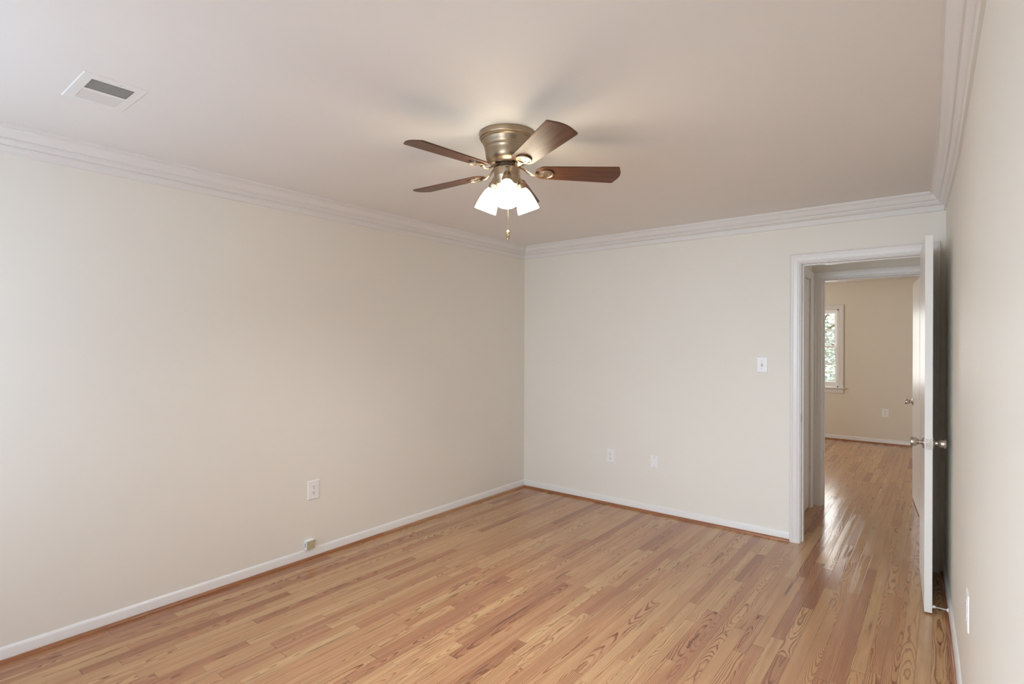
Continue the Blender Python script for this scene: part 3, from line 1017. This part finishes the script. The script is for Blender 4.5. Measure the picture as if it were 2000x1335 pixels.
def sash(z0, z1, yb, stile, rail_lo, rail_hi, mz):
    bm = BM()
    a, b = WX0 + 0.02, WX1 - 0.02
    wbox(bm, (a, yb, z0), (a + stile, yb + 0.034, z1)); wbox(bm, (b - stile, yb, z0), (b, yb + 0.034, z1))
    wbox(bm, (a + stile, yb, z0), (b - stile, yb + 0.034, z0 + rail_lo)); wbox(bm, (a + stile, yb, z1 - rail_hi), (b - stile, yb + 0.034, z1))
    s = obj('sash', bm, MAT['trim'], wd, bevel=0.002)
    bm = BM()
    wbox(bm, (a + stile, yb + 0.012, mz - 0.008), (b - stile, yb + 0.024, mz + 0.008))
    xm = (a + b) / 2
    wbox(bm, (xm - 0.008, yb + 0.011, z0 + rail_lo), (xm + 0.008, yb + 0.025, z1 - rail_hi))
    obj('muntin', bm, MAT['trim'], s)
    bm = BM(); wbox(bm, (a + stile, yb + 0.016, z0 + rail_lo), (b - stile, yb + 0.019, z1 - rail_hi))
    obj('pane', bm, MAT['glass'], s)


sash(1.395, 1.965, YF + 0.075, 0.042, 0.032, 0.045, 1.671)
sash(0.815, 1.425, YF + 0.036, 0.028, 0.064, 0.031, 1.144)

# windows behind the camera
for i, (a, b) in enumerate(RW):
    bm = BM()
    box(bm, (a, REAR_Y - 0.14, 0.80), (a + 0.03, REAR_Y, 1.98)); box(bm, (b - 0.03, REAR_Y - 0.14, 0.80), (b, REAR_Y, 1.98))
    box(bm, (a, REAR_Y - 0.14, 1.95), (b, REAR_Y, 1.98)); box(bm, (a - 0.06, REAR_Y - 0.14, 0.78), (b + 0.06, REAR_Y + 0.04, 0.80))
    box(bm, (a, REAR_Y - 0.09, 1.37), (b, REAR_Y - 0.055, 1.41))
    struct('window_%d' % (i + 2), bm, MAT['trim'], ('left' if i == 0 else 'right') + ' window in the wall behind the camera', 'window')

# ------------------------------------------------------------------ outdoors beyond the bedroom window
bm = BM(); box(bm, (-14, YF + 0.2, -0.9), (8, 40, -0.6))
struct('ground', bm, MAT['lawn'], 'green lawn outside the bedroom window', 'lawn')


def tree(loc, h, rad, n, mleaf, label, seed):
    r_ = random.Random(seed)
    root = empty('tree', loc)
    tag(root, label, 'tree', 'trees outside the bedroom window')
    bm = BM(); tube(bm, [(0, 0, 0), (0.05, 0.02, h * 0.3), (-0.04, 0.0, h * 0.6), (0.02, 0.03, h * 0.85)], [0.14, 0.11, 0.08, 0.03], 10)
    for k in range(7):
        a = r_.uniform(0, 6.28); z = h * r_.uniform(0.3, 0.7)
        tube(bm, [(0, 0, z), (rad * .4 * math.cos(a), rad * .4 * math.sin(a), z + .35), (rad * .75 * math.cos(a), rad * .75 * math.sin(a), z + .6)], [0.05, 0.03, 0.012], 7)
    obj('trunk', bm, MAT['bark'], root, smooth=True)
    bm = BM()
    for k in range(n):
        while True:
            p = Vector((r_.uniform(-1, 1), r_.uniform(-1, 1), r_.uniform(-1, 1)))
            if 0.25 < p.length < 1:
                break
        p = Vector((p.x * rad, p.y * rad, h * 0.56 + p.z * h * 0.44))
        q = Matrix.Translation(p) @ Matrix.Rotation(r_.uniform(0, 6.28), 4, 'Z') @ Matrix.Rotation(r_.uniform(-1.2, 1.2), 4, 'X')
        s = r_.uniform(0.04, 0.085)
        vs = [bm.verts.new(q @ Vector(v)) for v in ((-s, 0, 0), (0, -s * .45, s * .1), (s, 0, 0), (0, s * .45, s * .1))]
        bm.faces.new(vs)
    obj('foliage', bm, mleaf, root)
    return root


tree((-2.55, 15.2, -0.6), 4.4, 1.2, 5200, MAT['leaf'], 'leafy tree filling the upper panes of the bedroom window', 3)
tree((-5.6, 17.0, -0.6), 5.0, 1.7, 4200, MAT['leaf_hazed'], 'pale tree at the left behind the bedroom window', 5)
tree((-2.3, 20.6, -0.6), 3.2, 1.7, 4200, MAT['leaf_hazed'], 'low tree with haze put into its pale leaves, farther off behind the lower bedroom panes', 9)
